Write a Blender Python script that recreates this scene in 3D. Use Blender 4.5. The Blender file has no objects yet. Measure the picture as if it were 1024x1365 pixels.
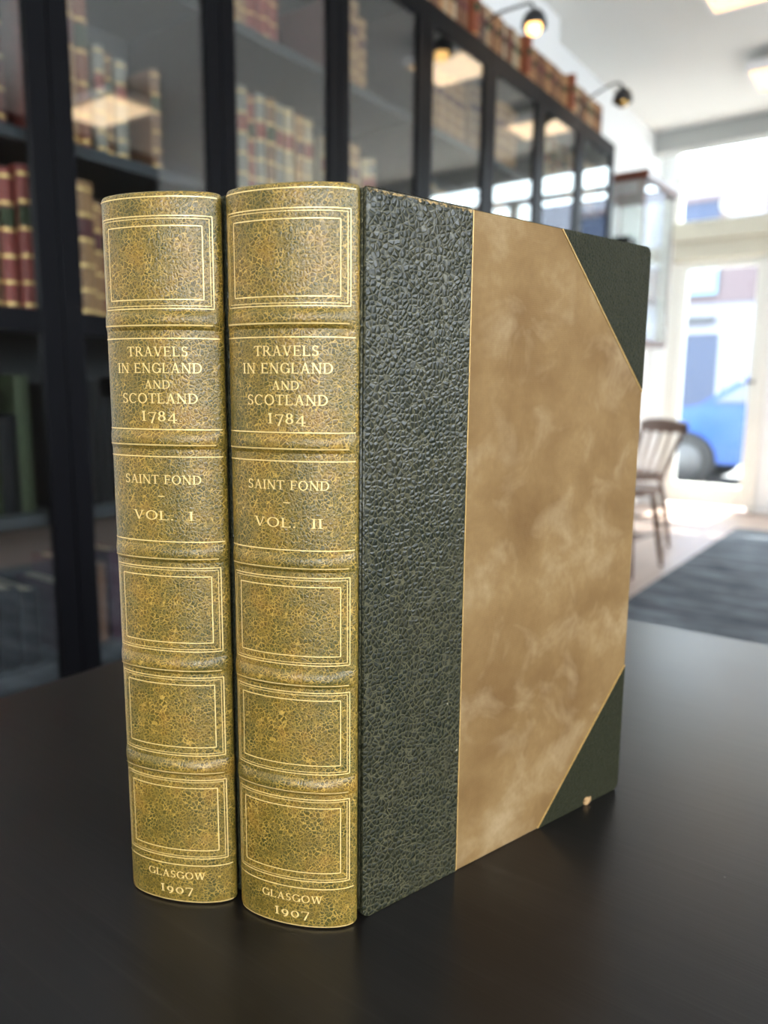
import bpy, bmesh, math, random
from mathutils import Vector, Matrix
R = math.radians
scene = bpy.context.scene
C = scene.collection

# ------------------------------------------------------------------ camera, world, light, exposure
ZC = 0.915                      # lens height above the floor
FPX, YAW, PITCH, ROLL = 1000.0, 36.0, 9.1, -0.55
def cam_basis():
    y, p, r = R(YAW), R(PITCH), R(ROLL)
    h = Vector((-math.sin(y), math.cos(y), 0)); rt = Vector((math.cos(y), math.sin(y), 0)); u = Vector((0, 0, 1))
    F = math.cos(p)*h - math.sin(p)*u; U = math.sin(p)*h + math.cos(p)*u
    return F, math.cos(r)*rt - math.sin(r)*U, math.sin(r)*rt + math.cos(r)*U
F_, R_, U_ = cam_basis()
cd = bpy.data.cameras.new('camera'); cam = bpy.data.objects.new('camera', cd); C.objects.link(cam)
m = Matrix((R_, U_, -F_)).transposed().to_4x4(); m.translation = (0, 0, ZC); cam.matrix_world = m
cd.sensor_fit = 'HORIZONTAL'; cd.sensor_width = 36; cd.lens = 36*FPX/1024; cd.clip_start = 0.01; cd.clip_end = 200
cd.dof.use_dof = True; cd.dof.focus_distance = 0.222; cd.dof.aperture_fstop = 13.5
scene.camera = cam

w = bpy.data.worlds.new('daylight'); scene.world = w; w.use_nodes = True
bg = w.node_tree.nodes['Background']; bg.inputs[0].default_value = (0.82, 0.91, 1.0, 1); bg.inputs[1].default_value = 13.0
sl = bpy.data.lights.new('sun', 'SUN'); sl.energy = 60; sl.angle = R(0.6); sl.color = (1, .97, .92)
so = bpy.data.objects.new('sun', sl); C.objects.link(so)
so.rotation_euler = Vector((-0.06, -1, -2.19)).to_track_quat('-Z', 'Y').to_euler()
def area(name, loc, target_dir, sx, sy, energy, col=(1, 1, 1), portal=False):
    l = bpy.data.lights.new(name, 'AREA'); l.shape = 'RECTANGLE'; l.size = sx; l.size_y = sy; l.energy = energy; l.color = col
    if portal: l.cycles.is_portal = True
    o = bpy.data.objects.new(name, l); C.objects.link(o); o.location = loc
    o.rotation_euler = Vector(target_dir).to_track_quat('-Z', 'Z').to_euler(); return o
XR = 2.1                        # right-hand wall
RIGHT_WINDOWS = [(-2.95, -1.6), (-.75, 0.25), (0.55, 1.65)]      # y ranges of the windows in the right-hand wall
for (a, b), watt in zip(RIGHT_WINDOWS, (30, 5, 10)):
    area('daylight_right_window', (XR+.04, (a+b)/2, 1.75), (-1, 0, 0), b-a, 1.25, watt, (0.86, 0.93, 1.0))
area('daylight_back_window', (1.32, -3.24, 1.72), (0, 1, 0), 1.25, 1.0, 64, (0.95, 0.97, 1.0))
area('portal_shop_front', (.65, 6.6, 1.7), (0, -1, 0), 2.7, 2.5, 1, portal=True)
area('portal_shop_door', (-1.4, 6.6, 1.5), (0, -1, 0), 0.9, 2.9, 1, portal=True)
vs = scene.view_settings; vs.view_transform = 'Standard'; vs.look = 'None'; vs.gamma = 1; vs.use_curve_mapping = False; vs.exposure = 0.0

# ------------------------------------------------------------------ helpers
def tag(o, label=None, cat=None, group=None, kind=None):
    if label: o['label'] = label
    if cat: o['category'] = cat
    if group: o['group'] = group
    if kind: o['kind'] = kind
    return o
def empty(name, loc=(0, 0, 0), rz=0, parent=None):
    o = bpy.data.objects.new(name, None); C.objects.link(o); o.location = loc; o.rotation_euler = (0, 0, rz)
    o.empty_display_size = .05
    if parent: o.parent = parent
    return o
class MB:
    def __init__(s): s.v = []; s.f = []; s.m = []; s.sm = []
    def add(s, vs, fs, mi=0, smooth=False):
        n = len(s.v); s.v += [tuple(v) for v in vs]
        for f in fs: s.f.append([n+i for i in f]); s.m.append(mi); s.sm.append(smooth)
        return s
    def box(s, x0, x1, y0, y1, z0, z1, mi=0):
        return s.add([(x0,y0,z0),(x1,y0,z0),(x1,y1,z0),(x0,y1,z0),(x0,y0,z1),(x1,y0,z1),(x1,y1,z1),(x0,y1,z1)],
              [(0,3,2,1),(4,5,6,7),(0,1,5,4),(1,2,6,5),(2,3,7,6),(3,0,4,7)], mi)
    def prism(s, poly, axis, a, b, mi=0, smooth=False):
        """poly: list of 2-D points, extruded along axis from a to b"""
        def p(q, t): return {'x': (t, q[0], q[1]), 'y': (q[0], t, q[1]), 'z': (q[0], q[1], t)}[axis]
        n = len(poly); vs = [p(q, a) for q in poly] + [p(q, b) for q in poly]
        s.add(vs, [list(range(n))[::-1], list(range(n, 2*n))], mi)
        return s.add(vs, [(i, (i+1) % n, n+(i+1) % n, n+i) for i in range(n)], mi, smooth)
    def grid(s, pts, mi=0, smooth=True, close=False):
        nr, nc = len(pts), len(pts[0]); fs = []
        for i in range(nr-1):
            for j in range(nc if close else nc-1):
                k = (j+1) % nc; fs.append((i*nc+j, i*nc+k, (i+1)*nc+k, (i+1)*nc+j))
        return s.add([p for r in pts for p in r], fs, mi, smooth)
    def tube(s, path, rad, n=8, mi=0, caps=True):
        path = [Vector(p) for p in path]; rings = []
        for i, p in enumerate(path):
            t = (path[min(i+1, len(path)-1)] - path[max(i-1, 0)]).normalized()
            a = t.cross(Vector((0, 0, 1)))
            if a.length < 1e-4: a = t.cross(Vector((1, 0, 0)))
            a.normalize(); b = t.cross(a); r = rad[i] if isinstance(rad, (list, tuple)) else rad
            rings.append([p + r*(math.cos(2*math.pi*k/n)*a + math.sin(2*math.pi*k/n)*b) for k in range(n)])
        s.grid(rings, mi, True, True)
        if caps:
            s.add(rings[0], [list(range(n))[::-1]], mi); s.add(rings[-1], [list(range(n))], mi)
        return s
    def lathe(s, prof, n=20, mi=0, c=(0, 0, 0)):
        return s.grid([[(c[0]+r*math.cos(2*math.pi*k/n), c[1]+r*math.sin(2*math.pi*k/n), c[2]+z) for k in range(n)] for r, z in prof], mi, True, True)
    def mesh(s, name, mats):
        me = bpy.data.meshes.new(name); me.from_pydata(s.v, [], s.f)
        for mt in (mats if isinstance(mats, (list, tuple)) else [mats]): me.materials.append(mt)
        me.polygons.foreach_set('material_index', s.m); me.polygons.foreach_set('use_smooth', s.sm)
        bm = bmesh.new(); bm.from_mesh(me); bmesh.ops.recalc_face_normals(bm, faces=bm.faces); bm.to_mesh(me); bm.free()
        me.update(); return me
    def build(s, name, mats, parent=None, bevel=0, seg=2):
        o = bpy.data.objects.new(name, s.mesh(name, mats)); C.objects.link(o)
        if parent: o.parent = parent
        if bevel:
            b = o.modifiers.new('bevel', 'BEVEL'); b.width = bevel; b.segments = seg; b.limit_method = 'ANGLE'; b.angle_limit = R(40)
        return o
def B(*a): return MB().box(*a)
def link_copy(o, parent=None):
    c = o.copy(); C.objects.link(c); c.parent = parent
    return c

# ------------------------------------------------------------------ materials
class NT:
    def __init__(s, name):
        s.mat = bpy.data.materials.new(name); s.mat.use_nodes = True; s.t = s.mat.node_tree; s.n = s.t.nodes
        s.b = s.n['Principled BSDF']; s.out = s.n['Material Output']
        s.tc = None
    def co(s, kind='Object', scale=None, rot=None):
        if not s.tc: s.tc = s.n.new('ShaderNodeTexCoord')
        o = s.tc.outputs[kind]
        if scale or rot:
            mp = s.n.new('ShaderNodeMapping'); s.t.links.new(o, mp.inputs[0])
            if scale: mp.inputs['Scale'].default_value = scale
            if rot: mp.inputs['Rotation'].default_value = rot
            o = mp.outputs[0]
        return o
    def L(s, a, b):
        s.t.links.new(a, b) if hasattr(a, 'is_linked') and not isinstance(a, (int, float, tuple)) else setattr(b, 'default_value', a)
    def noise(s, v, scale, detail=3, rough=.55, dist=0):
        n = s.n.new('ShaderNodeTexNoise'); s.L(v, n.inputs['Vector']); n.inputs['Scale'].default_value = scale
        n.inputs['Detail'].default_value = detail; n.inputs['Roughness'].default_value = rough; n.inputs['Distortion'].default_value = dist
        return n.outputs['Fac']
    def voronoi(s, v, scale, feature='DISTANCE_TO_EDGE', rnd=1):
        n = s.n.new('ShaderNodeTexVoronoi'); n.feature = feature; s.L(v, n.inputs['Vector']); n.inputs['Scale'].default_value = scale
        n.inputs['Randomness'].default_value = rnd
        return n.outputs['Distance']
    def ramp(s, fac, stops):
        n = s.n.new('ShaderNodeValToRGB'); s.L(fac, n.inputs[0]); e = n.color_ramp.elements
        while len(e) < len(stops): e.new(.5)
        for el, (p, c) in zip(e, stops): el.position = p; el.color = c if len(c) == 4 else (*c, 1)
        return n.outputs[0]
    def g(s, fac, a, b):      # grey ramp
        return s.ramp(fac, [(a, (0, 0, 0)), (b, (1, 1, 1))])
    def mix(s, fac, a, b, mode='MIX'):
        n = s.n.new('ShaderNodeMix'); n.data_type = 'RGBA'; n.blend_type = mode
        s.L(fac, n.inputs[0]); s.L(a if not isinstance(a, tuple) or len(a) == 4 else (*a, 1), n.inputs[6]); s.L(b if not isinstance(b, tuple) or len(b) == 4 else (*b, 1), n.inputs[7])
        return n.outputs[2]
    def math(s, op, a, b=0.0):
        n = s.n.new('ShaderNodeMath'); n.operation = op; s.L(a, n.inputs[0]); s.L(b, n.inputs[1]); return n.outputs[0]
    def warp(s, v, scale, amt):
        n = s.n.new('ShaderNodeTexNoise'); s.L(v, n.inputs['Vector']); n.inputs['Scale'].default_value = scale
        a = s.n.new('ShaderNodeVectorMath'); a.operation = 'SUBTRACT'; s.L(n.outputs['Color'], a.inputs[0]); a.inputs[1].default_value = (.5, .5, .5)
        b = s.n.new('ShaderNodeVectorMath'); b.operation = 'SCALE'; s.L(a.outputs[0], b.inputs[0]); b.inputs['Scale'].default_value = amt
        c = s.n.new('ShaderNodeVectorMath'); c.operation = 'ADD'; s.L(v, c.inputs[0]); s.L(b.outputs[0], c.inputs[1]); return c.outputs[0]
    def bump(s, h, dist, strength=1, prev=None):
        n = s.n.new('ShaderNodeBump'); s.L(h, n.inputs['Height']); n.inputs['Distance'].default_value = dist; n.inputs['Strength'].default_value = strength
        if prev: s.L(prev, n.inputs['Normal'])
        return n.outputs[0]
    def set(s, **k):
        nm = dict(col='Base Color', rough='Roughness', metal='Metallic', spec='Specular IOR Level', normal='Normal', ecol='Emission Color', estr='Emission Strength', coat='Coat Weight', crough='Coat Roughness', sheen='Sheen Weight')
        for a, v in k.items():
            if isinstance(v, tuple) and len(v) == 3: v = (*v, 1)
            s.L(v, s.b.inputs[nm[a]])
        return s.mat
def plain(name, col, rough=.5, spec=.5, metal=0, var=.12, scale=6, bump=0):
    n = NT(name); f = n.noise(n.co(), scale, 4)
    c2 = tuple(max(0, c*(1-var)) for c in col)
    n.set(col=n.mix(f, c2, tuple(min(1, c*(1+var)) for c in col)), rough=rough, spec=spec, metal=metal)
    if bump: n.set(normal=n.bump(f, bump))
    return n.mat

def mat_spine():
    n = NT('olive_spine_leather'); v = n.co(); vw = n.warp(v, 420, .0016)
    big = n.noise(v, 55, 4, .6); mid = n.noise(v, 160, 4, .6); fine = n.noise(v, 1500, 2)
    base = n.ramp(big, [(.32, (.043, .035, .0020)), (.5, (.098, .061, .0032)), (.68, (.178, .080, .006))])
    base = n.mix(n.g(mid, .35, .72), base, (.036, .040, .006))
    e1 = n.voronoi(vw, 820); e2 = n.voronoi(n.warp(v, 900, .0012), 1500); brk = n.noise(v, 330, 3, .6)
    c1 = n.math('SUBTRACT', 1.0, n.g(e1, .0, .10)); c2 = n.math('SUBTRACT', 1.0, n.g(e2, 0, .12))
    c1 = n.math('MULTIPLY', c1, n.ramp(brk, [(.36, (.22,)*3), (.58, (1,)*3)])); c2 = n.math('MULTIPLY', c2, n.ramp(brk, [(.40, (.55,)*3), (.62, (.1,)*3)]))
    crack = n.math('MAXIMUM', c1, c2)
    crack = n.math('MULTIPLY', crack, n.ramp(big, [(.3, (.55,)*3), (.65, (1,)*3)]))
    col = n.mix(crack, base, (.56, .35, .075))
    h = n.math('ADD', n.g(e1, 0, .35), n.math('MULTIPLY', n.g(e2, 0, .3), .5))
    nb = n.bump(h, .00008, .8); nb = n.bump(fine, .00002, .4, nb)
    return n.set(col=col, rough=n.ramp(mid, [(.3, (.278,)*3), (.7, (.31,)*3)]), spec=.5, normal=nb)
def mat_cover():
    n = NT('dark_green_goatskin'); v = n.co(); vw = n.warp(v, 300, .0009)
    e1 = n.voronoi(vw, 600); mid = n.noise(v, 60, 4); brk = n.noise(v, 260, 3, .6)
    c1 = n.math('SUBTRACT', 1.0, n.g(e1, 0, .13))
    crack = n.math('MULTIPLY', c1, n.ramp(brk, [(.35, (.5,)*3), (.6, (1,)*3)]))
    base = n.ramp(mid, [(.35, (.0085, .0105, .0048)), (.65, (.016, .0155, .007))])
    col = n.mix(n.math('MULTIPLY', crack, .7), base, (.105, .092, .045))
    # a few pale specks of dust
    sp = n.math('SUBTRACT', 1.0, n.g(n.voronoi(v, 62, 'F1'), .0, .035)); col = n.mix(n.math('MULTIPLY', sp, .6), col, (.55, .48, .33))
    nb = n.bump(n.g(e1, 0, .42), .00022, .8); nb = n.bump(n.noise(v, 1800, 2), .00004, .4, nb); nb = n.bump(n.noise(v, 90, 2), .0005, .4, nb)
    return n.set(col=col, rough=.29, spec=.32, normal=nb)
def mat_corner():
    n = NT('dark_corner_leather'); v = n.co(); e1 = n.voronoi(n.warp(v, 500, .001), 900)
    c1 = n.math('MULTIPLY', n.math('SUBTRACT', 1.0, n.g(e1, 0, .14)), .5)
    return n.set(col=n.mix(c1, (.012, .013, .007), (.055, .050, .025)), rough=.5, spec=.07, normal=n.bump(n.g(e1, 0, .35), .00018, .8))
def mat_cloth():
    n = NT('mottled_tan_cloth'); v = n.co(); big = n.noise(n.warp(v, 18, .015), 26, 4, .6); b2 = n.noise(v, 48, 3, .6, .6); fine = n.noise(v, 420, 3, .7)
    col = n.ramp(big, [(.30, (.108, .054, .0145)), (.45, (.152, .086, .028)), (.58, (.192, .116, .043)), (.72, (.265, .182, .090))])
    col = n.mix(n.math('MULTIPLY', n.g(b2, .52, .74), .55), col, (.31, .22, .118))
    col = n.mix(n.math('MULTIPLY', n.g(fine, .3, .75), .35), col, (.13, .070, .021))
    sepx = n.n.new('ShaderNodeSeparateXYZ'); n.L(v, sepx.inputs[0])
    wv = n.math('ADD', n.math('SINE', n.math('MULTIPLY', sepx.outputs[2], 9500)), n.math('SINE', n.math('MULTIPLY', sepx.outputs[0], 8500)))
    nb = n.bump(n.math('ADD', n.math('MULTIPLY', wv, .2), n.math('MULTIPLY', fine, 1.0)), .00012, .6)
    return n.set(col=col, rough=.75, spec=.25, normal=nb)
def mat_gilt(name='gilt', col=(.88, .63, .25), rough=.34, metal=.2):
    n = NT(name); v = n.co(); f = n.noise(v, 900, 3, .7)
    return n.set(col=n.mix(n.g(f, .3, .7), tuple(c*.72 for c in col), col), rough=rough, metal=metal, spec=.5)
def mat_pages():
    n = NT('page_edges'); v = n.co('Object', (2600, 30, 30)); f = n.noise(v, 1, 2)
    return n.set(col=n.mix(f, (.52, .44, .30), (.75, .68, .53)), rough=.8)
def mat_table():
    n = NT('black_brown_table_wood'); v = n.co('Object', (4, 90, 90)); v2 = n.co('Object', (9, 330, 60)); v0 = n.co()
    g1 = n.noise(v, 1, 5, .6, .6); g2 = n.noise(v2, 1, 3, .6); bl = n.noise(v0, 9, 3)
    col = n.ramp(g1, [(.3, (.0038, .0031, .0029)), (.7, (.0072, .0060, .0054))])
    pores = n.g(g2, .58, .70)
    col = n.mix(n.math('MULTIPLY', pores, .5), col, (.016, .0135, .012))
    sp = n.math('SUBTRACT', 1.0, n.g(n.voronoi(v0, 45, 'F1'), .0, .022)); col = n.mix(n.math('MULTIPLY', sp, .35), col, (.4, .4, .4))
    nb = n.bump(g2, .00012, .4)
    return n.set(col=col, rough=n.ramp(bl, [(.3, (.285,)*3), (.8, (.32,)*3)]), spec=.5, normal=nb)
def mat_glass(name='pane_glass', ior=1.5, tint=(.96, .985, .98)):
    m_ = bpy.data.materials.new(name); m_.use_nodes = True; t = m_.node_tree; t.nodes.clear()
    o = t.nodes.new('ShaderNodeOutputMaterial'); mx = t.nodes.new('ShaderNodeMixShader'); tr = t.nodes.new('ShaderNodeBsdfTransparent'); gl = t.nodes.new('ShaderNodeBsdfGlossy')
    f0 = ((ior-1)/(ior+1))**2            # Schlick reflectance, the same from both faces of the thin pane
    ge = t.nodes.new('ShaderNodeNewGeometry'); dt = t.nodes.new('ShaderNodeVectorMath'); dt.operation = 'DOT_PRODUCT'; t.links.new(ge.outputs['Normal'], dt.inputs[0]); t.links.new(ge.outputs['Incoming'], dt.inputs[1])
    def mt(op, a, b=0.0):
        n = t.nodes.new('ShaderNodeMath'); n.operation = op
        for i, q in enumerate((a, b)):
            if isinstance(q, (int, float)): n.inputs[i].default_value = q
            else: t.links.new(q, n.inputs[i])
        return n
    fr = mt('ADD', mt('MULTIPLY', mt('POWER', mt('SUBTRACT', 1.0, mt('ABSOLUTE', dt.outputs['Value']).outputs[0]).outputs[0], 5.0).outputs[0], 1-f0).outputs[0], f0)
    gl.inputs['Roughness'].default_value = .02; tr.inputs[0].default_value = (*tint, 1)
    t.links.new(fr.outputs[0], mx.inputs[0]); t.links.new(tr.outputs[0], mx.inputs[1]); t.links.new(gl.outputs[0], mx.inputs[2]); t.links.new(mx.outputs[0], o.inputs[0])
    return m_
def mat_worn():
    n = NT('worn_leather_edge'); f = n.noise(n.co(), 900, 3, .7)
    return n.set(col=n.mix(n.g(f, .42, .62), (.03, .026, .012), (.36, .24, .10)), rough=.7, spec=.2)
def mat_emit(name, col, s):
    n = NT(name); return n.set(col=col, ecol=col, estr=s, rough=.4)
def mat_floor():
    n = NT('pale_floorboards'); v = n.co('Object', (9, 1.2, 1)); f = n.noise(v, 3, 4); br = n.n.new('ShaderNodeTexBrick')
    n.L(n.co('Object', (1, 1, 1), (0, 0, R(90))), br.inputs['Vector']); br.inputs['Scale'].default_value = 1; br.inputs['Brick Width'].default_value = 1.6; br.inputs['Row Height'].default_value = .12
    br.inputs['Mortar Size'].default_value = .003; br.inputs['Color1'].default_value = (.33, .235, .19, 1); br.inputs['Color2'].default_value = (.27, .19, .155, 1); br.inputs['Mortar'].default_value = (.10, .07, .055, 1)
    return n.set(col=n.mix(f, br.outputs[0], (.36, .26, .21)), rough=.35, spec=.5)
def mat_rug():
    n = NT('grey_rug_wool'); v = n.co('Object', (1.6, 6, 1)); f = n.noise(v, 2.0, 5, .65); p = n.noise(n.co(), 220, 2)
    return n.set(col=n.ramp(f, [(.32, (.030, .034, .042)), (.5, (.095, .105, .12)), (.68, (.20, .22, .245))]), rough=.95, spec=.15, normal=n.bump(p, .004, .7))
def mat_leather_bg(name, col):
    n = NT(name); f = n.noise(n.co(), 14, 4, .6)
    return n.set(col=n.mix(n.g(f, .3, .75), tuple(c*.55 for c in col), tuple(min(1, c*1.25) for c in col)), rough=.5, spec=.15 if max(col) < .07 else .4)

M = dict(spine=mat_spine(), cover=mat_cover(), corner=mat_corner(), cloth=mat_cloth(), gilt=mat_gilt(), pages=mat_pages(), table=mat_table(),
    glass=mat_glass('bookcase_glass', 2.15), winglass=mat_glass('window_glass', 1.35), floor=mat_floor(), rug=mat_rug(),
    black=plain('black_brown_paint', (.0030, .0030, .0040), .40, .08, scale=40), inside=plain('charcoal_shelf_paint', (.045, .05, .056), .6, .2, scale=10),
    white=plain('white_wall_paint', (.80, .81, .81), .8, .2, var=.02, scale=3), ceiling=plain('ceiling_paint', (.78, .785, .75), .9, .2, var=.015, scale=2),
    trimgrey=plain('grey_beam_paint', (.42, .43, .41), .7, .3, var=.03), beige=plain('beige_frame_paint', (.52, .49, .40), .6, .3, var=.05),
    cream=plain('cream_door_paint', (.72, .71, .66), .5, .4, var=.03), mahog=plain('mahogany', (.11, .032, .016), .3, .5, var=.35, scale=16),
    chair=plain('dark_chair_wood', (.12, .058, .034), .4, .45, var=.3, scale=20), lampblack=plain('black_lamp_metal', (.012, .012, .013), .35, .5),
    bulb=mat_emit('warm_bulb', (1, .58, .20), 5), diffuser=mat_emit('warm_diffuser', (1, .66, .34), 1.5), fixture=plain('fixture_white', (.85, .83, .80), .4, .4, var=.02),
    worn=mat_worn(), linegilt=mat_gilt('board_gilt', (.55, .34, .11), .4, .3), darkwall=plain('dark_unseen_wall', (.032, .026, .022), .6, .2, var=.25, scale=4), brass=mat_gilt('brass', (.70, .45, .16), .25, 1.0), dullgilt=mat_gilt('dull_gilt', (.80, .52, .20), .38, .55), paper=plain('paper_block', (.55, .48, .36), .85, .2, scale=40),  # darkwall: unseen walls, kept dark to cut bounced light
    endpaper=plain('cream_endpaper', (.62, .56, .42), .85, .2, scale=20), wearpatch=plain('bare_board', (.33, .20, .09), .8, .2, scale=300))
LEATHERS = {'tan': (.36, .185, .078), 'brown': (.17, .075, .034), 'chestnut': (.23, .062, .026), 'red': (.25, .038, .028), 'dark red': (.11, .022, .022),
            'green': (.045, .060, .030), 'grey': (.20, .19, .165), 'purple': (.06, .026, .042), 'black': (.004, .0045, .006), 'pale': (.40, .31, .20)}  # black leather stands in for the shade on the lower shelves
ML = {k: mat_leather_bg(k.replace(' ', '_')+'_leather', c) for k, c in LEATHERS.items()}

# ------------------------------------------------------------------ room shell
WX, CX = -1.64, -1.315          # left wall plane, plane of the bookcase fronts
YB, YF, ZCEIL = -3.2, 6.45, 2.58
def struct(o): return tag(o, kind='structure')
struct(B(-2.3, XR+.3, YB-.2, YF+.12, -.1, 0).build('floor', M['floor']))
struct(B(WX-.36, XR+.3, YB-.2, 5.2, ZCEIL, ZCEIL+.1).build('ceiling', M['ceiling']))
struct(B(-2.1, XR+.3, 5.2, YF+.12, 2.95, 3.05).build('ceiling', M['white']))
struct(B(WX-.15, WX, YB-.1, 5.2, 0, ZCEIL).build('wall_left', M['white']))
struct(B(WX, WX+.10, YB, 3.43, 2.07, ZCEIL).build('trim_1', M['white']))                # bulkhead above the bookcases
struct(B(WX-.45, XR, 5.2, 5.34, 2.46, 2.95).build('trim_2', M['trimgrey']))              # beam where the ceiling steps up
struct(B(WX-.45, WX-.33, 5.2, YF, 0, 2.95).build('wall_bay', M['white']))
struct(B(WX-.40, WX-.15, 5.06, 5.2, 0, 2.58).build('wall_return', M['white']))
struct(MB().box(-2.1, .70, YB-.12, YB, 0, ZCEIL).box(1.95, XR+.3, YB-.12, YB, 0, ZCEIL).box(.70, 1.95, YB-.12, YB, 0, 1.2).box(.70, 1.95, YB-.12, YB, 2.25, ZCEIL).build('wall_back', M['darkwall']))
struct(MB().box(.70, .75, YB-.06, YB+.01, 1.2, 2.25).box(1.90, 1.95, YB-.06, YB+.01, 1.2, 2.25).box(.75, 1.90, YB-.06, YB+.01, 2.2, 2.25).box(.75, 1.90, YB-.06, YB+.03, 1.2, 1.25).build('window_6', M['cream']))
mb = MB(); ys = [YB] + [t for ab in RIGHT_WINDOWS for t in ab] + [3.7]
for i in range(0, len(ys), 2): mb.box(XR, XR+.15, ys[i], ys[i+1], 0, 2.95)
for a, b in RIGHT_WINDOWS: mb.box(XR, XR+.15, a, b, 0, 1.02); mb.box(XR, XR+.15, a, b, 2.38, 2.95)
struct(mb.build('wall_right', M['darkwall'])); struct(B(XR, XR+.15, 3.7, YF+.1, 0, 2.95).build('wall_right', M['white']))
for i, (a, b) in enumerate(RIGHT_WINDOWS):
    fr = struct(MB().box(XR-.01, XR+.05, a, a+.05, 1.02, 2.38).box(XR-.01, XR+.05, b-.05, b, 1.02, 2.38).box(XR-.01, XR+.05, a+.05, b-.05, 2.33, 2.38).box(XR-.03, XR+.05, a+.05, b-.05, 1.02, 1.07).build('window_%d' % (i+2), M['cream']))
# front wall: piers, head, stall riser
mb = MB().box(-2.1, -1.84, YF, YF+.12, 0, 2.95).box(-1.84, XR, YF, YF+.12, 2.93, 2.95).box(-1.84, XR, YF+.02, YF+.09, 2.60, 2.65).box(-1.08, -.75, YF, YF+.12, 0, 2.62).box(-.75, XR-.1, YF, YF+.12, 0, .45).box(XR-.1, XR, YF, YF+.12, 0, 2.62)
struct(mb.build('wall_front', M['white']))
sw = struct(MB().box(-.75, -.68, YF+.02, YF+.09, .45, 2.62).box(XR-.17, XR-.1, YF+.02, YF+.09, .45, 2.62).box(.6, .68, YF+.02, YF+.09, .45, 2.62).box(-.68, XR-.17, YF+.02, YF+.09, .45, .53).box(-.68, XR-.17, YF+.02, YF+.09, 1.98, 2.10).build('window_5', M['cream']))
B(-.68, XR-.17, YF+.05, YF+.056, .53, 2.60).build('pane', M['winglass'], sw)
B(-1.84, XR-.1, YF+.05, YF+.056, 2.65, 2.93).build('added_clerestory_pane', M['winglass'], sw)  # glazing added up here so bright sky reflects in the table
# shop door with header and transom light
d1 = struct(empty('door_1', (-1.46, YF, 0)))
def at(px, py, Y):      # point of a photo pixel on the plane y = Y
    d = F_ + R_*((px-512)/FPX) - U_*((py-682.5)/FPX); return Vector((0, 0, ZC)) + d*(Y/d.y)
ox, oy = -1.46, YF
MB().box(-1.84-ox, -1.80-ox, .0, .1, 0, 2.62).box(-1.14-ox, -1.08-ox, -.02, .1, 0, 2.62).build('door_frame', M['cream'], d1)
hd = MB().box(-1.82-ox, -1.08-ox, -.10, .1, 2.10, 2.25).box(-1.82-ox, -1.08-ox, -.05, .1, 1.96, 2.10).build('header_box', M['beige'], d1, .01)
lf = MB().box(-1.80-ox, -1.71-ox, .02, .07, .02, 1.96).box(-1.20-ox, -1.14-ox, .02, .07, .02, 1.96).box(-1.71-ox, -1.20-ox, .02, .07, .02, .19).box(-1.71-ox, -1.20-ox, .02, .07, 1.90, 1.96).build('door_leaf', M['cream'], d1, .004)
B(-1.71-ox, -1.20-ox, .042, .048, .19, 1.90).build('pane', M['winglass'], lf)
B(-1.80-ox, -1.14-ox, .042, .048, 2.25, 2.62).build('transom_pane', M['winglass'], d1)
# pale painted marks on the transom glass
mk = MB(); 
def ring2d(cx, cz, rx, rz, wd, a0, a1, y, n=16):
    pts = [[], []]
    for i in range(n+1):
        t = R(a0+(a1-a0)*i/n)
        pts[0].append((cx+rx*math.cos(t), y, cz+rz*math.sin(t))); pts[1].append((cx+(rx-wd)*math.cos(t), y, cz+(rz-wd)*math.sin(t)))
    return pts
mk.grid(ring2d(-1.44-ox, 2.38, .075, .085, .035, 0, 360, .036)); mk.grid(ring2d(-1.24-ox, 2.38, .07, .085, .035, 90, 270, .036))
mk.build('painted_mark', M['fixture'], d1)
MB().tube([(-1.165-ox, .02, 1.02), (-1.165-ox, -.03, 1.02), (-1.26-ox, -.035, 1.02)], .009).build('door_handle', M['lampblack'], d1)
struct(B(WX, WX+.015, 3.62, 5.2, 0, .11).build('baseboard_left', M['white'], bevel=.003))

# ------------------------------------------------------------------ the two volumes
H = .220
def spine_table(a, b, n=400):
    T = [(-math.pi/2 + math.pi*i/n) for i in range(n+1)]; P = [(a*math.sin(t), b*(1-math.cos(t))) for t in T]; S = [0]
    for p, q in zip(P, P[1:]): S.append(S[-1]+math.hypot(q[0]-p[0], q[1]-p[1]))
    h = S[-1]/2
    return [s-h for s in S], T
class Spine:
    def __init__(s, a, b): s.a, s.b = a, b; s.S, s.T = spine_table(a, b); s.half = s.S[-1]
    def t(s, q):
        S = s.S; lo, hi = 0, len(S)-1; q = max(S[0], min(S[-1], q))
        while hi-lo > 1:
            k = (lo+hi)//2
            if S[k] <= q: lo = k
            else: hi = k
        f = (q-S[lo])/(S[hi]-S[lo]); return s.T[lo]*(1-f)+s.T[hi]*f
    def at(s, q, z, off=0):
        """arc position q, height z, offset along the outward normal"""
        t = s.t(q); e = 0
        for zz in (z, H-z):
            if zz < .0016: e -= .0011*(1-math.sqrt(max(0, 1-((.0016-zz)/.0016)**2)))
        nx, ny = s.b*math.sin(t), -s.a*math.cos(t); l = math.hypot(nx, ny); o = off+e
        return (s.a*math.sin(t)+o*nx/l, s.b*(1-math.cos(t))+o*ny/l, z)
# vertical layout of the gilt work, in mm from the tail
BANDS = [184.6, 150.4, 116.3, 81.2, 47.5]
BAND_H, BAND_W = .00115, 2.7
def band_off(zmm):
    for c in BANDS:
        u = abs(zmm-c)/BAND_W
        if u < 1: return BAND_H*(1-u**2.2)**1.0 if u < 1 else 0
    return 0
FRAMES = [(213.2, 187.9, 210.5, 190.4), (112.0, 85.7, 109.3, 88.5), (77.3, 51.6, 74.9, 54.4), (43.4, 16.3, 40.6, 19.2)]
RULES = [218.3, 179.6, 153.5, 145.5, 120.0, 13.8, .9]
BAND_RULES = [183.2, 149.0, 114.9, 79.8, 46.1]

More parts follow.
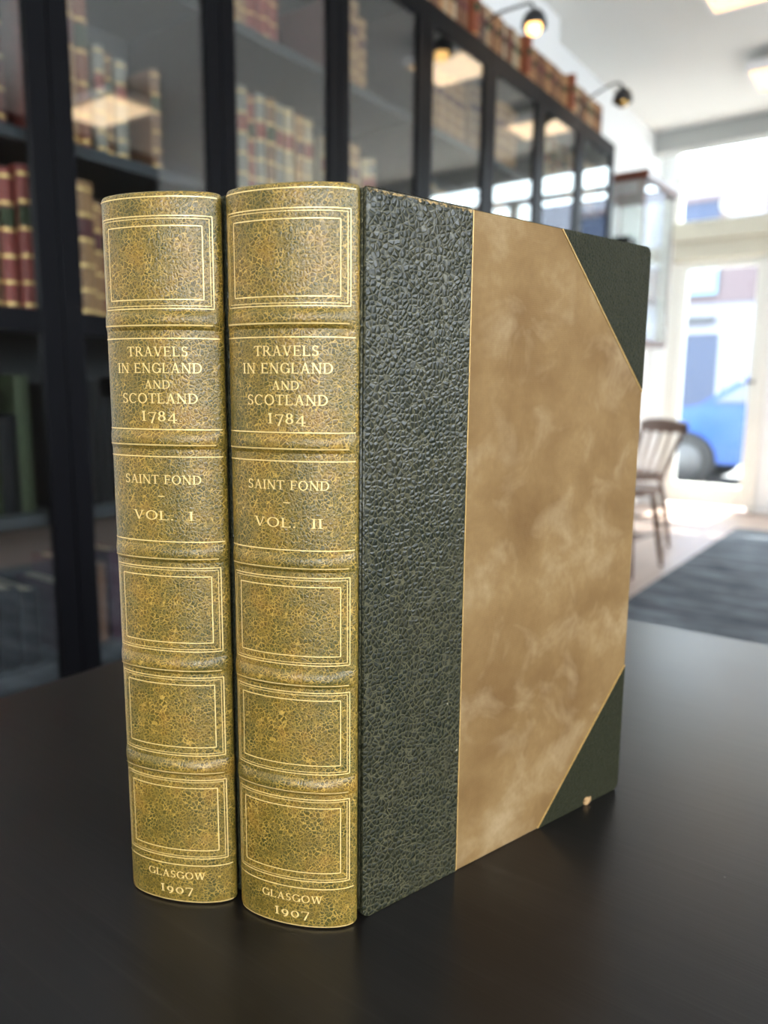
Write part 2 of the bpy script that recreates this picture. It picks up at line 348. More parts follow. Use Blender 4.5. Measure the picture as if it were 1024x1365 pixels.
# --- a small set of seriffed capitals, cap height 1
TH, TN = .135, .07
def quad(p, q, w0, w1=None):
    w1 = w0 if w1 is None else w1; dx, dy = q[0]-p[0], q[1]-p[1]; l = math.hypot(dx, dy); nx, ny = -dy/l/2, dx/l/2
    return [(p[0]+nx*w0, p[1]+ny*w0), (p[0]-nx*w0, p[1]-ny*w0), (q[0]-nx*w1, q[1]-ny*w1), (q[0]+nx*w1, q[1]+ny*w1)]
def rect(x0, x1, y0, y1): return [(x0, y0), (x1, y0), (x1, y1), (x0, y1)]
def stem(x, y0=0, y1=1, w=TH, sf=.13): 
    o = [rect(x-w/2, x+w/2, y0, y1)]
    if sf: o += [rect(x-w/2-sf*.8, x+w/2+sf*.8, y0, y0+.055), rect(x-w/2-sf*.8, x+w/2+sf*.8, y1-.055, y1)]
    return o
def serif(x, y, w=.3): return [rect(x-w/2, x+w/2, y, y+.055)]
def arc(cx, cy, rx, ry, a0, a1, n=14, tn=TN, th=TH):
    o = []; pr = None
    for i in range(n+1):
        t = R(a0+(a1-a0)*i/n); c, s_ = math.cos(t), math.sin(t); wd = tn+(th-tn)*abs(c)
        cur = ((cx+rx*c, cy+ry*s_), (cx+(rx-wd)*c, cy+(ry-wd)*s_))
        if pr: o.append([pr[0], cur[0], cur[1], pr[1]])
        pr = cur
    return o
GL = {
 'T': (.80, stem(.40, 0, 1) + [rect(.02, .78, .93, 1), rect(.02, .075, .78, 1), rect(.725, .78, .78, 1)]),
 'R': (.86, stem(.17) + arc(.36, .73, .30, .27, -90, 90) + [rect(.17, .38, .93, 1), rect(.17, .38, .46, .53), quad((.40, .5), (.74, .03), TH), rect(.66, .88, 0, .055)]),
 'A': (.90, [quad((.16, 0), (.45, 1), TN), quad((.45, 1), (.74, 0), TH), rect(.26, .62, .31, .37)] + serif(.14, 0, .28) + serif(.75, 0, .32)),
 'V': (.90, [quad((.16, 1), (.45, 0), TH), quad((.45, 0), (.74, 1), TN)] + serif(.15, .945, .32) + serif(.75, .945, .28)),
 'E': (.76, stem(.17) + [rect(.17, .66, .93, 1), rect(.17, .56, .48, .545), rect(.17, .70, 0, .07), rect(.61, .665, .80, 1), rect(.65, .705, 0, .20), rect(.51, .56, .40, .62)]),
 'F': (.72, stem(.17) + [rect(.17, .66, .93, 1), rect(.17, .56, .48, .545), rect(.61, .665, .80, 1), rect(.51, .56, .40, .62)]),
 'L': (.74, stem(.17) + [rect(.17, .68, 0, .07), rect(.63, .685, 0, .22)]),
 'S': (.66, arc(.33, .745, .25, .265, 35, 270, 14, TN, .12) + arc(.33, .265, .27, .275, 90, -145, 14, TN, .12) + [rect(.52, .57, .76, .99), rect(.07, .12, .0, .25)]),
 'I': (.36, stem(.18)),
 'N': (.94, stem(.17, w=TN) + stem(.78, w=TN) + [quad((.15, 1), (.78, 0), TH)]),
 'G': (.94, arc(.48, .5, .43, .52, 42, 318) + [rect(.76, .76+TH, .02, .45), rect(.62, .98, .42, .475), rect(.77, .82, .72, .97)]),
 'D': (.94, stem(.17) + arc(.40, .5, .46, .50, -90, 90) + [rect(.17, .42, .93, 1), rect(.17, .42, 0, .07)]),
 'O': (.98, arc(.49, .5, .45, .52, 0, 360, 26)),
 'C': (.90, arc(.48, .5, .43, .52, 45, 315) + [rect(.77, .82, .70, .97)]),
 'W': (1.28, [quad((.14, 1), (.38, 0), TH), quad((.38, 0), (.62, 1), TN), quad((.62, 1), (.86, 0), TH), quad((.86, 0), (1.10, 1), TN)] + serif(.15, .945, .28) + serif(.62, .945, .26) + serif(1.1, .945, .24)),
 '.': (.28, [rect(.08, .22, 0, .13)]),
 '1': (.50, stem(.26) + [quad((.1, .82), (.26, .98), TN)]),
 '7': (.66, [rect(.06, .62, .80, .87), quad((.60, .84), (.28, -.22), TN, TH), rect(.06, .11, .66, .87)]),
 '8': (.66, arc(.33, .745, .23, .255, 0, 360, 20) + arc(.33, .26, .28, .29, 0, 360, 20)),
 '4': (.72, [rect(.06, .70, .05, .12), quad((.08, .09), (.50, .80), TN), rect(.44, .56, -.20, .80), rect(.36, .66, -.22, -.17)]),
 '9': (.66, arc(.32, .48, .27, .32, 0, 360, 20) + arc(.10, .42, .49, .60, -75, 15, 10)),
 '0': (.72, arc(.36, .40, .31, .42, 0, 360, 22)),
 ' ': (.42, []), '-': (.7, [rect(.05, .65, .46, .54)]),
}
def text_quads(txt, track=.06):
    x = 0; out = []
    for ch in txt:
        wd, qs = GL[ch]; out += [[(x+p[0], p[1]) for p in q] for q in qs]; x += wd+track
    return out, x-track
# text, centre height mm, cap height mm, width mm, centre offset mm
def lines_for(vol):
    L = [('TRAVELS', 175.9, 2.75, 19.2), ('IN ENGLAND', 171.2, 2.85, 27.2), ('AND', 166.5, 2.4, 8.3), ('SCOTLAND', 162.5, 2.85, 24.4), ('1784', 157.4, 2.9, 11.6),
         ('SAINT FOND', 138.7, 2.65, 25.0), ('-', 133.7, 2.6, 2.5)]
    L += [('VOL.  I' if vol == 1 else 'VOL.  II', 127.9, 2.75, 19.6 if vol == 1 else 21.0), ('GLASGOW', 10.2, 2.4, 20.2), ('1907', 4.9, 2.7, 11.8)]
    return L

def strip_h(mb, sp, z, s0, s1, wz=.00030, off=.00012, n=36):
    rows = []
    for dz in (-wz/2, wz/2):
        zz = z/1000+dz; rows.append([sp.at(s0+(s1-s0)*i/n, zz, off+band_off(zz*1000)) for i in range(n+1)])
    mb.grid(rows)
def strip_v(mb, sp, s, z0, z1, ws=.00030, off=.00012):
    mb.grid([[sp.at(s+d, (z0+(z1-z0)*i/8)/1000, off) for d in (-ws/2, ws/2)] for i in range(9)])
def frame_on(mb, sp, z1, z0, sh, wd=.0003):
    strip_h(mb, sp, z1, -sh, sh, wd); strip_h(mb, sp, z0, -sh, sh, wd); strip_v(mb, sp, -sh, z0, z1, wd); strip_v(mb, sp, sh, z0, z1, wd)

def rounded_rect(x0, x1, z0, z1, r, corners, n=5):
    """corners: which of (bl, br, tr, tl) are rounded"""
    P = []
    for (cx, cz, a0), rd in zip(((x0, z0, 180), (x1, z0, 270), (x1, z1, 0), (x0, z1, 90)), corners):
        if not rd: P.append((cx, cz)); continue
        ccx = cx+r if cx == x0 else cx-r; ccz = cz+r if cz == z0 else cz-r
        for i in range(n+1): t = R(a0+90*i/n); P.append((ccx+r*math.cos(t), ccz+r*math.sin(t)))
    return P
BL = .1340
def make_board(name, parent, loc, rz, side):
    """board in its own frame: x along the board from the joint, y = outward thickness * side, z up"""
    th = .0030; sd = side
    bo = MB().prism(rounded_rect(0, BL, 0, H, .003, (1, 1, 1, 0)), 'y', -sd*th, 0).build(name, M['corner'], parent, .0007, 2)
    bo.location = loc; bo.rotation_euler = (0, 0, rz)
    def sheet(nm, poly, y1, mat, bev=.0002): return MB().prism(poly, 'y', 0, sd*y1).build(nm, mat, bo, bev, 2)
    sheet('leather_side', rounded_rect(0.0002, .0403, .0002, H-.0002, .003, (1, 0, 0, 0)), .0006, M['cover'], .00035)
    sheet('cloth_panel', [(.0403, .0003), (.0835, .0003), (BL-.0002, .0540), (BL-.0002, .1668), (.0825, H-.0003), (.0403, H-.0003)], .00035, M['cloth'])
    r_ = .003
    top = [(.0825, H-.0002), (BL-.0001, .1668)] + [(BL-.0001-r_+r_*math.cos(R(t)), H-.0002-r_+r_*math.sin(R(t))) for t in range(0, 91, 18)]
    bot = [(BL-.0001, .0540), (.0835, .0002)] + [(BL-.0001-r_+r_*math.cos(R(t)), .0002+r_+r_*math.sin(R(t))) for t in range(-90, 1, 18)]
    sheet('corner_piece', top, .0006, M['corner'], .0003); sheet('corner_piece', bot, .0006, M['corner'], .0003)
    for p, q in (((.0405, .0004), (.0405, H-.0004)), ((.0822, H-.0004), (BL-.0003, .1661)), ((.0832, .0004), (BL-.0003, .0547))):
        sheet('gilt_line', quad(p, q, .00034), .0007, M['linegilt'], 0)
    we = MB(); rw = random.Random(8); xs = [.0006+.0394*i/40 for i in range(41)]
    we.grid([[(x, sd*.00066, H-.0004-(rw.uniform(.0002, .0012) if k_ else 0)) for x in xs] for k_ in (0, 1)]); we.grid([[(x, sd*y_, H+.00004) for x in xs] for y_ in (.0006, -.0006)]); we.build('worn_edge', M['worn'], bo)
    MB().box(.002, BL-.003, -sd*(th+.0003), -sd*th, .003, H-.003).build('pastedown', M['endpaper'], bo)
    return bo

def make_volume(name, label, apex, ang, a, b, vol, opened):
    root = tag(empty(name, (apex[0], apex[1], .75), R(ang)), label, 'book', 'two matched leather volumes')
    sp = Spine(a, b); hs = sp.half
    NS = 64; zs = [0, .0002, .0005, .0009, .0016] + [.0016+(H-.0032)*i/60 for i in range(1, 60)] + [H-.0016, H-.0009, H-.0005, H-.0002, H]
    qs = [-hs+2*hs*i/NS for i in range(NS+1)]
    mb = MB().grid([[sp.at(q, z) for q in qs] for z in zs])
    so_ = mb.build('spine', M['spine'], root)
    sol = so_.modifiers.new('thickness', 'SOLIDIFY'); sol.thickness = .0014; sol.offset = 1 if False else -1
    # raised bands
    for c in BANDS:
        rows = []
        for i in range(17):
            z = (c-BAND_W + 2*BAND_W*i/16); rows.append([sp.at(q, z/1000, band_off(z)*min(1, max(0, (hs-abs(q))/.0090))+.00004) for q in qs])
        MB().grid(rows).build('raised_band', M['spine'], so_)
    so_s, si = hs-.0036, hs-.0064
    for (o1, o0, i1, i0) in FRAMES:
        mb = MB(); frame_on(mb, sp, o1, o0, so_s, .00028); frame_on(mb, sp, o1-.75, o0+.75, so_s-.0008, .00018); frame_on(mb, sp, i1, i0, si, .00030)
        mb.build('gilt_frame', M['gilt'], so_)
    for z in RULES:
        mb = MB(); strip_h(mb, sp, z, -hs+.002, hs-.002, .00032 if z > 1 else .0005); mb.build('gilt_rule', M['gilt'], so_)
    for z in BAND_RULES:
        mb = MB(); strip_h(mb, sp, z, -hs+.0042, hs-.0042, .00042, .00010); mb.build('gilt_rule', M['gilt'], so_)
    for txt, zc, ch, wd in lines_for(vol):
        qz, tw = text_quads(txt); k = wd/tw; mb = MB()
        for q in qz:
            mb.add([sp.at((p[0]-tw/2)*k/1000+.0004, (zc+(p[1]-.5)*ch)/1000, .00014) for p in q], [(0, 1, 2, 3)])
        tag(mb.build('gilt_lettering', M['gilt'], so_), 'gilt lettering reading '+txt.replace('  ', ' ') if txt != '-' else 'short gilt dash')
    # text block
    n = 12; outer = [(-.9*a + 1.8*a*i/n, b*(1-math.sqrt(max(0, 1-(.9*(-1+2*i/n))**2)))+.002) for i in range(n+1)]
    fore = [(.9*a-.001 - (1.8*a-.002)*i/n, .131 + .004*(1-(1-2*i/n)**2)*-1) for i in range(n+1)]
    MB().prism(outer+fore, 'z', .003, H-.003).build('text_block', M['pages'], root)
    # boards and joints
    bx = a+.0004
    if opened:
        hl = (.02035, .0089, 0); make_board('front_board', root, hl, R(90-opened), -1)
        jp = [(a, b), (a-.0002, b+.0008), (a-.0004, b+.0016), (a+.0001, b+.0019), (hl[0]+.0006, hl[1]+.0004)]
        fl = MB().prism([(.9*a-.0004, .010), (.9*a+.0004, .010), (.9*a+.006, .128), (.9*a+.0055, .128)], 'z', .004, H-.004).build('flyleaf', M['endpaper'], root)
    else:
        make_board('front_board', root, (bx, b+.0016, 0), R(90), -1)
        jp = [(a, b), (a-.0003, b+.0006), (a-.0004, b+.0011), (a-.0001, b+.0018), (a+.0002, b+.0024)]
    make_board('back_board', root, (-bx, b+.0016, 0), R(90), 1)
    MB().grid([[(x, y, z) for x, y in jp] for z in (.0045, H*.5, H-.0008)]).build('joint', M['cover'], root).modifiers.new('t', 'SOLIDIFY').thickness = .0008
    jl = [(-a, b), (-a+.0003, b+.0006), (-a+.0004, b+.0011), (-a+.0001, b+.0018), (-a-.0002, b+.0024)]
    MB().grid([[(x, y, z) for x, y in jl] for z in (.0045, H*.5, H-.0008)]).build('joint', M['cover'], root).modifiers.new('t', 'SOLIDIFY').thickness = .0008
    return root
v1 = make_volume('leather_book', 'olive leather book marked VOL. I, closed, standing on the left of the dark table', (-.1840, .1398), 24.2, .0187, .0070, 1, 0)
v2 = make_volume('leather_book', 'olive leather book marked VOL. II with its tan cloth cover facing the viewer', (-.1465, .1540), 21.85, .0195, .0075, 2, 38.1)
# worn nick on the lower edge of the open cover
fb = [c for c in v2.children if c.name.startswith('front_board')][0]
random.seed(3)
bmn = bmesh.new(); bmesh.ops.create_icosphere(bmn, subdivisions=2, radius=.0016)
for v in bmn.verts: v.co = Vector((v.co.x*1.3, v.co.y*.5, v.co.z*1.0))*(1+.35*random.uniform(-1, 1))
me = bpy.data.meshes.new('worn_nick'); bmn.to_mesh(me); bmn.free(); me.materials.append(M['wearpatch'])
nk = bpy.data.objects.new('worn_nick', me); C.objects.link(nk); nk.parent = fb; nk.location = (.1130, -.0007, .0016); tag(nk, 'bare tan nick in the cover edge')

# ------------------------------------------------------------------ table
tb = tag(empty('table', (.25, .05, 0)), 'black-brown wooden table carrying the two leather volumes', 'table')
TX0, TX1, TY0, TY1 = -.393-.25, .95-.25, -.62-.05, .543-.05
B(TX0, TX1, TY0, TY1, .722, .75).build('tabletop', M['table'], tb, .0015)
MB().box(TX0+.04, TX1-.04, TY1-.062, TY1-.04, .64, .722).box(TX0+.04, TX1-.04, TY0+.04, TY0+.062, .64, .722).box(TX0+.04, TX0+.062, TY0+.062, TY1-.062, .64, .722).box(TX1-.062, TX1-.04, TY0+.062, TY1-.062, .64, .722).build('apron', M['table'], tb)
for x in (TX0+.03, TX1-.09):
    for y in (TY0+.03, TY1-.09): B(x, x+.06, y, y+.06, 0, .722).build('leg', M['table'], tb, .002)

# ------------------------------------------------------------------ bookcases
ORD = ['zeroth', 'first', 'second', 'third', 'fourth', 'fifth', 'sixth', 'seventh', 'eighth', 'ninth', 'tenth', 'eleventh', 'twelfth', 'thirteenth', 'fourteenth', 'fifteenth', 'sixteenth', 'seventeenth', 'eighteenth', 'nineteenth', 'twentieth']
def ordinal(k):
    if k <= 20: return ORD[k]
    t = {2: 'twenty', 3: 'thirty', 4: 'forty', 5: 'fifty', 6: 'sixty', 7: 'seventy'}[k//10]
    return t[:-1]+'ieth' if k % 10 == 0 else t+'-'+ORD[k % 10]
SHELVES = [.10, .38, .68, 1.05, 1.37, 1.735]       # upper surfaces
CASE_TOP = 2.05
def make_bookcase():
    root = empty('bookcase', (CX-.15, 0, 0)); x0, x1 = -.150-.0, .130   # local: x1 side is the front; local y 0..0.8
    for y in (0, .782): B(x0, x1, y, y+.018, 0, CASE_TOP-.02).build('side_panel', M['black'], root)
    B(x0, x1+.0, 0, .8, CASE_TOP-.02, CASE_TOP).build('top_panel', M['black'], root, .001)
    B(x0, x0+.008, .018, .782, .05, CASE_TOP-.02).build('back_panel', M['inside'], root)
    B(x1-.03, x1-.012, .018, .782, 0, .08).build('plinth', M['black'], root)
    for z in SHELVES: B(x0+.008, x1-.02, .018, .782, z-.022, z).build('shelf', M['inside'], root)
    for k in range(2):
        ya, yb = .4*k+.0015, .4*k+.3985; xf, xb = .150, .132; sw_ = .040
        d = MB().box(xb, xf, ya, ya+sw_, .005, CASE_TOP-.003).box(xb, xf, yb-sw_, yb, .005, CASE_TOP-.003)
        for z0, z1 in ((.005, .065), (1.015, 1.055), (CASE_TOP-.063, CASE_TOP-.003)): d.box(xb, xf, ya+sw_, yb-sw_, z0, z1)
        door = d.build('door', M['black'], root, .0012)
        for z0, z1 in ((.065, 1.015), (1.055, CASE_TOP-.063)): B(xb+.007, xb+.011, ya+sw_-.003, yb-sw_+.003, z0, z1).build('pane', M['glass'], door)
    return root
proto = make_bookcase()
case_labels = ['black glass-door bookcase cut off by the left edge, nearest the camera', 'second black glass-door bookcase from the left, behind the two volumes',
               'third black glass-door bookcase from the left, below the lit gooseneck lamp', 'last black glass-door bookcase in the row, next to the display cabinet']
for i, y in enumerate((.4, 1.2, 2.0, 2.8)):
    if i == 0: r = proto
    else:
        r = link_copy(proto)
        for ch in list(proto.children):
            c = link_copy(ch, r)
            for g in list(ch.children): link_copy(g, c)
    r.location.y = y; tag(r, case_labels[i], 'bookcase', 'black glass-door bookcases along the wall')

# --- books: unit mesh (1 wide along y, 1 deep along -x, 1 tall), scaled per copy
def bk_profile(inset=0, n=8):
    P = [(-1, .0), (-.05, .0)]
    P += [(.0-.05+.05*math.sin(math.pi*i/n), i/n) for i in range(1, n)]
    P += [(-.05, 1.0), (-1, 1.0)]
    return P
def unit_binding():
    mb = MB(); n = 8
    sp = [(-.05+.05*math.sin(math.pi*i/n), i/n) for i in range(n+1)]
    shell = [(-1, 0)] + sp + [(-1, 1), (-1, .93)] + [(-.09+.05*math.sin(math.pi*i/n), .93-.86*i/n) for i in range(n+1)] + [(-1, .07)]
    mb.prism(shell, 'z', 0, 1, 0, False); return mb
def unit_band(z0, z1, proud=.012):
    n = 8; mb = MB()
    a = [(-.05+.05*math.sin(math.pi*i/n)+(proud if 0 < i < n else 0), i/n) for i in range(n+1)]
    mb.grid([[(p[0]-.004*e, p[1], z) for p in a] for z, e in ((z0, 1), (z0, 0), (z1, 0), (z1, 1))], 0, False)
    return mb
KM = {}
for k in LEATHERS:
    KM[k] = unit_binding().mesh('binding', ML[k])
PM = B(-.97, -.12, .08, .92, .02, .97).mesh('page_block', M['paper'])
BANDZ = [.06, .21, .39, .57, .75, .93]
BM = [unit_band(z, z+.02).mesh('gilt_band', M['dullgilt']) for z in BANDZ]
LBL = {k: unit_band(.60, .735, .007).mesh('title_label', ML[k]) for k in ('red', 'green', 'brown', 'dark red')}
nbooks = 0
def add_book(kind, x, y, z, wd, dp, ht, label, group, full=True, lean=0, lab='dark red'):
    global nbooks
    nbooks += 1
    root = tag(empty('book', (x, y, z)), label, 'book', group)
    root.rotation_euler = (lean, 0, 0)
    def part(nm, me):
        o = bpy.data.objects.new(nm, me); C.objects.link(o); o.parent = root; o.scale = (dp, wd, ht); return o
    part('binding', KM[kind]); part('page_block', PM)
    for b_ in ((BM if full else [BM[1]]) if lab else []): part('gilt_band', b_)
    if lab: part('title_label', LBL[lab])
    return root
SHN = {1.37: 'middle', 1.735: 'upper', 1.05: 'eye-level', .68: 'lower', .38: 'bottom'}
rnd = random.Random(11)
def fill(door, shelf, specs, x=-1.385, plainb=False):
    """specs: list of (kind, width, height, depth) or ('gap', width)"""
    y = .4*(door+1) + (.022 if door % 2 == 0 else .004); k = 0; yend = .4*(door+2) - (.004 if door % 2 == 0 else .022)
    for s_ in specs:
        if s_[0] == 'gap': y += s_[1]; continue
        kind, wd, ht, dp = s_
        if y+wd > yend: break
        k += 1
        labs = {'tan': 'dark red', 'brown': 'green', 'chestnut': 'green', 'red': 'green', 'green': 'red', 'grey': 'red', 'pale': 'red', 'dark red': 'green', 'purple': 'brown', 'black': 'green'}
        add_book(kind, x+rnd.uniform(-.008, .006), y, shelf, wd-.0012, dp, ht, '%s leather book, %s from left on the %s shelf behind the %s glass door' % (kind, ORD[k], SHN[shelf], ORD[door+1]),
                 'books behind the %s glass door' % ORD[door+1], not plainb, 0, None if plainb else labs[kind])
        y += wd
def row(kinds, n, wr=(.026, .040), hr=(.2, .25), dp=(.14, .18), same=False):
    h = rnd.uniform(*hr); wv = rnd.uniform(*wr); kd = rnd.choice(kinds)
    return [(kd if same else rnd.choice(kinds), wv if same else rnd.uniform(*wr), h if same else rnd.uniform(*hr), rnd.uniform(*dp)) for _ in range(n)]
# door 1 (cut by the left edge)
fill(0, 1.37, row(['red', 'dark red'], 5, (.03, .04), (.26, .30)) + row(['red', 'dark red'], 7, (.03, .036), (.29, .31)))
fill(0, 1.05, row(['red', 'brown'], 12, (.028, .036), (.25, .275)))
fill(0, .68, row(['black', 'green', 'black'], 12, (.026, .04), (.18, .26)), plainb=True)  # dark leathers carry the shade of the lower shelf in their colour
fill(0, .38, row(['purple', 'black', 'purple'], 12, (.03, .045), (.14, .18)), plainb=True)  # purple books, with black ones coloured dark in place of shade
# door 2
fill(1, 1.37, [('red', .036, .31, .17), ('tan', .036, .318, .17), ('tan', .030, .318, .17), ('chestnut', .03, .318, .17), ('grey', .026, .205, .14), ('brown', .024, .20, .14), ('grey', .028, .195, .14), ('gap', .058), ('brown', .026, .205, .16), ('gap', .05)])
fill(1, 1.05, [('gap', .02), ('brown', .05, .262, .18), ('tan', .05, .265, .18), ('tan', .022, .235, .15), ('chestnut', .028, .23, .15), ('tan', .03, .22, .15), ('brown', .03, .235, .16), ('tan', .03, .23, .16), ('brown', .03, .23, .16), ('grey', .03, .22, .16)])
fill(1, .68, row(['black', 'dark red', 'black'], 12, (.028, .042), (.2, .27)), plainb=True)  # leathers darkened in place of the shade low in the case
fill(1, .38, row(['purple', 'brown', 'purple'], 12, (.03, .045), (.14, .2)), plainb=True)
fill(1, 1.735, row(['tan', 'chestnut'], 8, (.03, .04), (.2, .25)))
# door 3
fill(2, 1.735, [('pale', .036, .23, .16), ('tan', .034, .235, .16), ('tan', .034, .235, .16), ('tan', .03, .235, .16), ('red', .036, .25, .17), ('red', .036, .25, .17), ('red', .034, .25, .17)])
fill(2, 1.37, [('chestnut', .028, .30, .17), ('pale', .034, .25, .17), ('tan', .03, .245, .16), ('grey', .034, .25, .16), ('red', .03, .24, .16), ('grey', .034, .25, .16), ('brown', .034, .25, .16), ('grey', .036, .25, .16), ('pale', .036, .25, .16), ('tan', .03, .24, .16), ('pale', .03, .24, .16)])
fill(2, 1.05, row(['chestnut', 'brown', 'grey'], 12, (.03, .04), (.2, .26)))
# door 4
fill(3, 1.735, [('gap', .03), ('dark red', .05, .19, .17), ('brown', .03, .19, .15), ('tan', .034, .235, .16), ('tan', .034, .235, .16), ('tan', .034, .20, .16)])
fill(3, 1.37, [('gap', .02), ('pale', .034, .22, .17), ('pale', .034, .22, .16), ('gap', .03), ('tan', .034, .23, .16), ('tan', .034, .23, .16), ('pale', .03, .2, .16), ('grey', .03, .21, .16)])
fill(3, 1.05, row(['tan', 'brown', 'grey'], 12, (.03, .04), (.2, .26)))
for d_ in (4, 5, 6, 7):
    fill(d_, 1.735, row(['tan'] if d_ in (4, 5) else ['tan', 'pale', 'brown'], 11, (.031, .036), (.195, .235), same=d_ in (4, 5)))
    fill(d_, 1.37, row(['tan', 'brown', 'chestnut', 'pale', 'grey'], 9 + d_ % 3, (.028, .040), (.19, .26)))
    fill(d_, 1.05, row(['brown', 'chestnut', 'grey'], 9, (.03, .042), (.19, .26)))
# --- row of sets standing on top of the cases
y = 1.62; k = 0; tall = {2.33, 2.74, 3.16}
marks = sorted(tall)
while y < 3.57:
    k += 1
    if marks and y >= marks[0]:
        marks.pop(0); kind, wd, ht, x, dp = 'chestnut', .040, .180, -1.352, .15
    else: kind, wd, ht, x, dp = rnd.choice(['brown', 'brown', 'tan', 'pale']), rnd.uniform(.024, .028), .168+rnd.uniform(-.003, .003), -1.375+rnd.uniform(-.003, .003), .125
    if y+wd > 3.585: break
    add_book(kind, x, y, CASE_TOP, wd-.001, dp, ht, '%s leather book, %s from left in the row on top of the bookcases' % (kind, ordinal(k)), 'books on top of the bookcases', False, 0, 'green' if kind != 'brown' else 'dark red')
    y += wd

# ------------------------------------------------------------------ gooseneck lamps on the bookcases
def make_lamp(y, hx, hz, label, lit):
    t = tag(empty('gooseneck_lamp', (CX-.035, y, CASE_TOP)), label, 'lamp', 'gooseneck lamps on the bookcases')
    dx = hx-(CX-.035); dz = hz-CASE_TOP
    MB().box(-.02, .02, -.02, .02, 0, .012).build('base', M['lampblack'], t, .002)
    P = [Vector((0, 0, .01)), Vector((.015, 0, .05)), Vector((.05, 0, .082)), Vector((dx-.05, 0, dz+.062)), Vector((dx-.012, 0, dz+.058)), Vector((dx, 0, dz+.03))]
    path = []
    for i in range(len(P)-1):
        p0, p1, p2, p3 = P[max(i-1, 0)], P[i], P[i+1], P[min(i+2, len(P)-1)]
        for q in range(6):
            u = q/6; path.append(.5*((2*p1)+(-p0+p2)*u+(2*p0-5*p1+4*p2-p3)*u*u+(-p0+3*p1-3*p2+p3)*u**3))
    path.append(P[-1]); MB().tube(path, .0045).build('arm', M['lampblack'], t)
    MB().lathe([(.0, .040), (.012, .038), (.024, .031), (.034, .018), (.039, .000), (.040, -.014), (.038, -.014), (.036, .0), (.030, .015), (.0, .024)], 20, 0, (dx, 0, dz)).build('shade', M['lampblack'], t)
    MB().lathe([(.0, .010), (.012, .008), (.022, -.004), (.025, -.016), (.019, -.030), (.0, -.037)], 16, 0, (dx, 0, dz)).build('bulb', M['bulb'] if lit else M['brass'], t)
    return t
make_lamp(2.37, -1.152, 2.075, 'black gooseneck lamp with glowing bulb above the third bookcase', True)
make_lamp(3.22, -1.158, 2.105, 'black unlit gooseneck lamp at the far end of the bookcases', False)

# ------------------------------------------------------------------ ceiling lights
def make_ceiling_light(x, y, label, e=9):
    t = tag(empty('ceiling_light', (x, y, ZCEIL)), label, 'ceiling light', 'square ceiling lights')
    MB().box(-.20, .20, -.11, .11, -.035, 0).build('mounting_plate', M['beige'], t, .003)
    MB().box(-.29, .29, -.17, -.155, -.085, -.035).box(-.29, .29, .155, .17, -.085, -.035).box(-.29, -.275, -.155, .155, -.085, -.035).box(.275, .29, -.155, .155, -.085, -.035).box(-.275, .275, -.155, .155, -.045, -.035).build('rim', M['fixture'], t, .004)
    B(-.275, .275, -.155, .155, -.078, -.070).build('diffuser', M['diffuser'], t)
    l = bpy.data.lights.new('ceiling_light_glow', 'AREA'); l.shape = 'RECTANGLE'; l.size = .5; l.size_y = .28; l.energy = e; l.color = (1, .80, .58)
    o = bpy.data.objects.new('ceiling_light_glow', l); C.objects.link(o); o.parent = t; o.location = (0, 0, -.088)
for x, y, lb in ((-.64, 3.44, 'square ceiling light with warm glow, nearer of the two, cut off by the top edge'), (-.64, 4.46, 'square white ceiling light, farther of the two, cut off by the right edge'),
                 (1.4, 2.8, 'square ceiling light mirrored in the second glass door'), (1.4, .6, 'added square ceiling light on the right, out of view'), (.3, -1.4, 'added square ceiling light behind the camera, warming the spines')):  # last two are unseen, added to light the book spines
    make_ceiling_light(x, y, lb, 4 if y < 0 else 1.0)

# ------------------------------------------------------------------ display cabinet past the bookcases
vc = tag(empty('display_cabinet', (-1.46, 4.30, 0)), 'wall-hung glass display cabinet with mahogany top beyond the last bookcase', 'cabinet')
hx_, hy_ = .155, .26
B(-hx_-.012, hx_+.015, -hy_-.015, hy_+.015, 2.0, 2.045).build('cornice', M['mahog'], vc, .006)
B(-hx_, hx_, -hy_, hy_, 1.18, 1.21).build('base', M['mahog'], vc, .004)
for x in (-hx_, hx_-.008):
    for y_ in (-hy_, hy_-.008): B(x, x+.008, y_, y_+.008, 1.21, 2.0).build('post', M['mahog'], vc)
B(hx_-.006, hx_-.002, -hy_+.016, hy_-.016, 1.21, 2.0).build('pane', M['glass'], vc)
for y_ in (-hy_+.003, hy_-.007): B(-hx_+.016, hx_-.016, y_, y_+.004, 1.21, 2.0).build('pane', M['glass'], vc)
for z in (1.42, 1.62): B(-hx_+.02, hx_-.01, -hy_+.01, hy_-.01, z, z+.008).build('shelf', M['winglass'], vc)
cbx = tag(empty('clasped_box', (-1.46, 4.20, 1.629)), 'small dark box on the top shelf of the display cabinet', 'box')
B(-.05, .05, -.07, .07, 0, .085).build('body', M['chair'], cbx, .004); B(-.053, .053, -.073, .073, .085, .12).build('lid', M['lampblack'], cbx, .006)

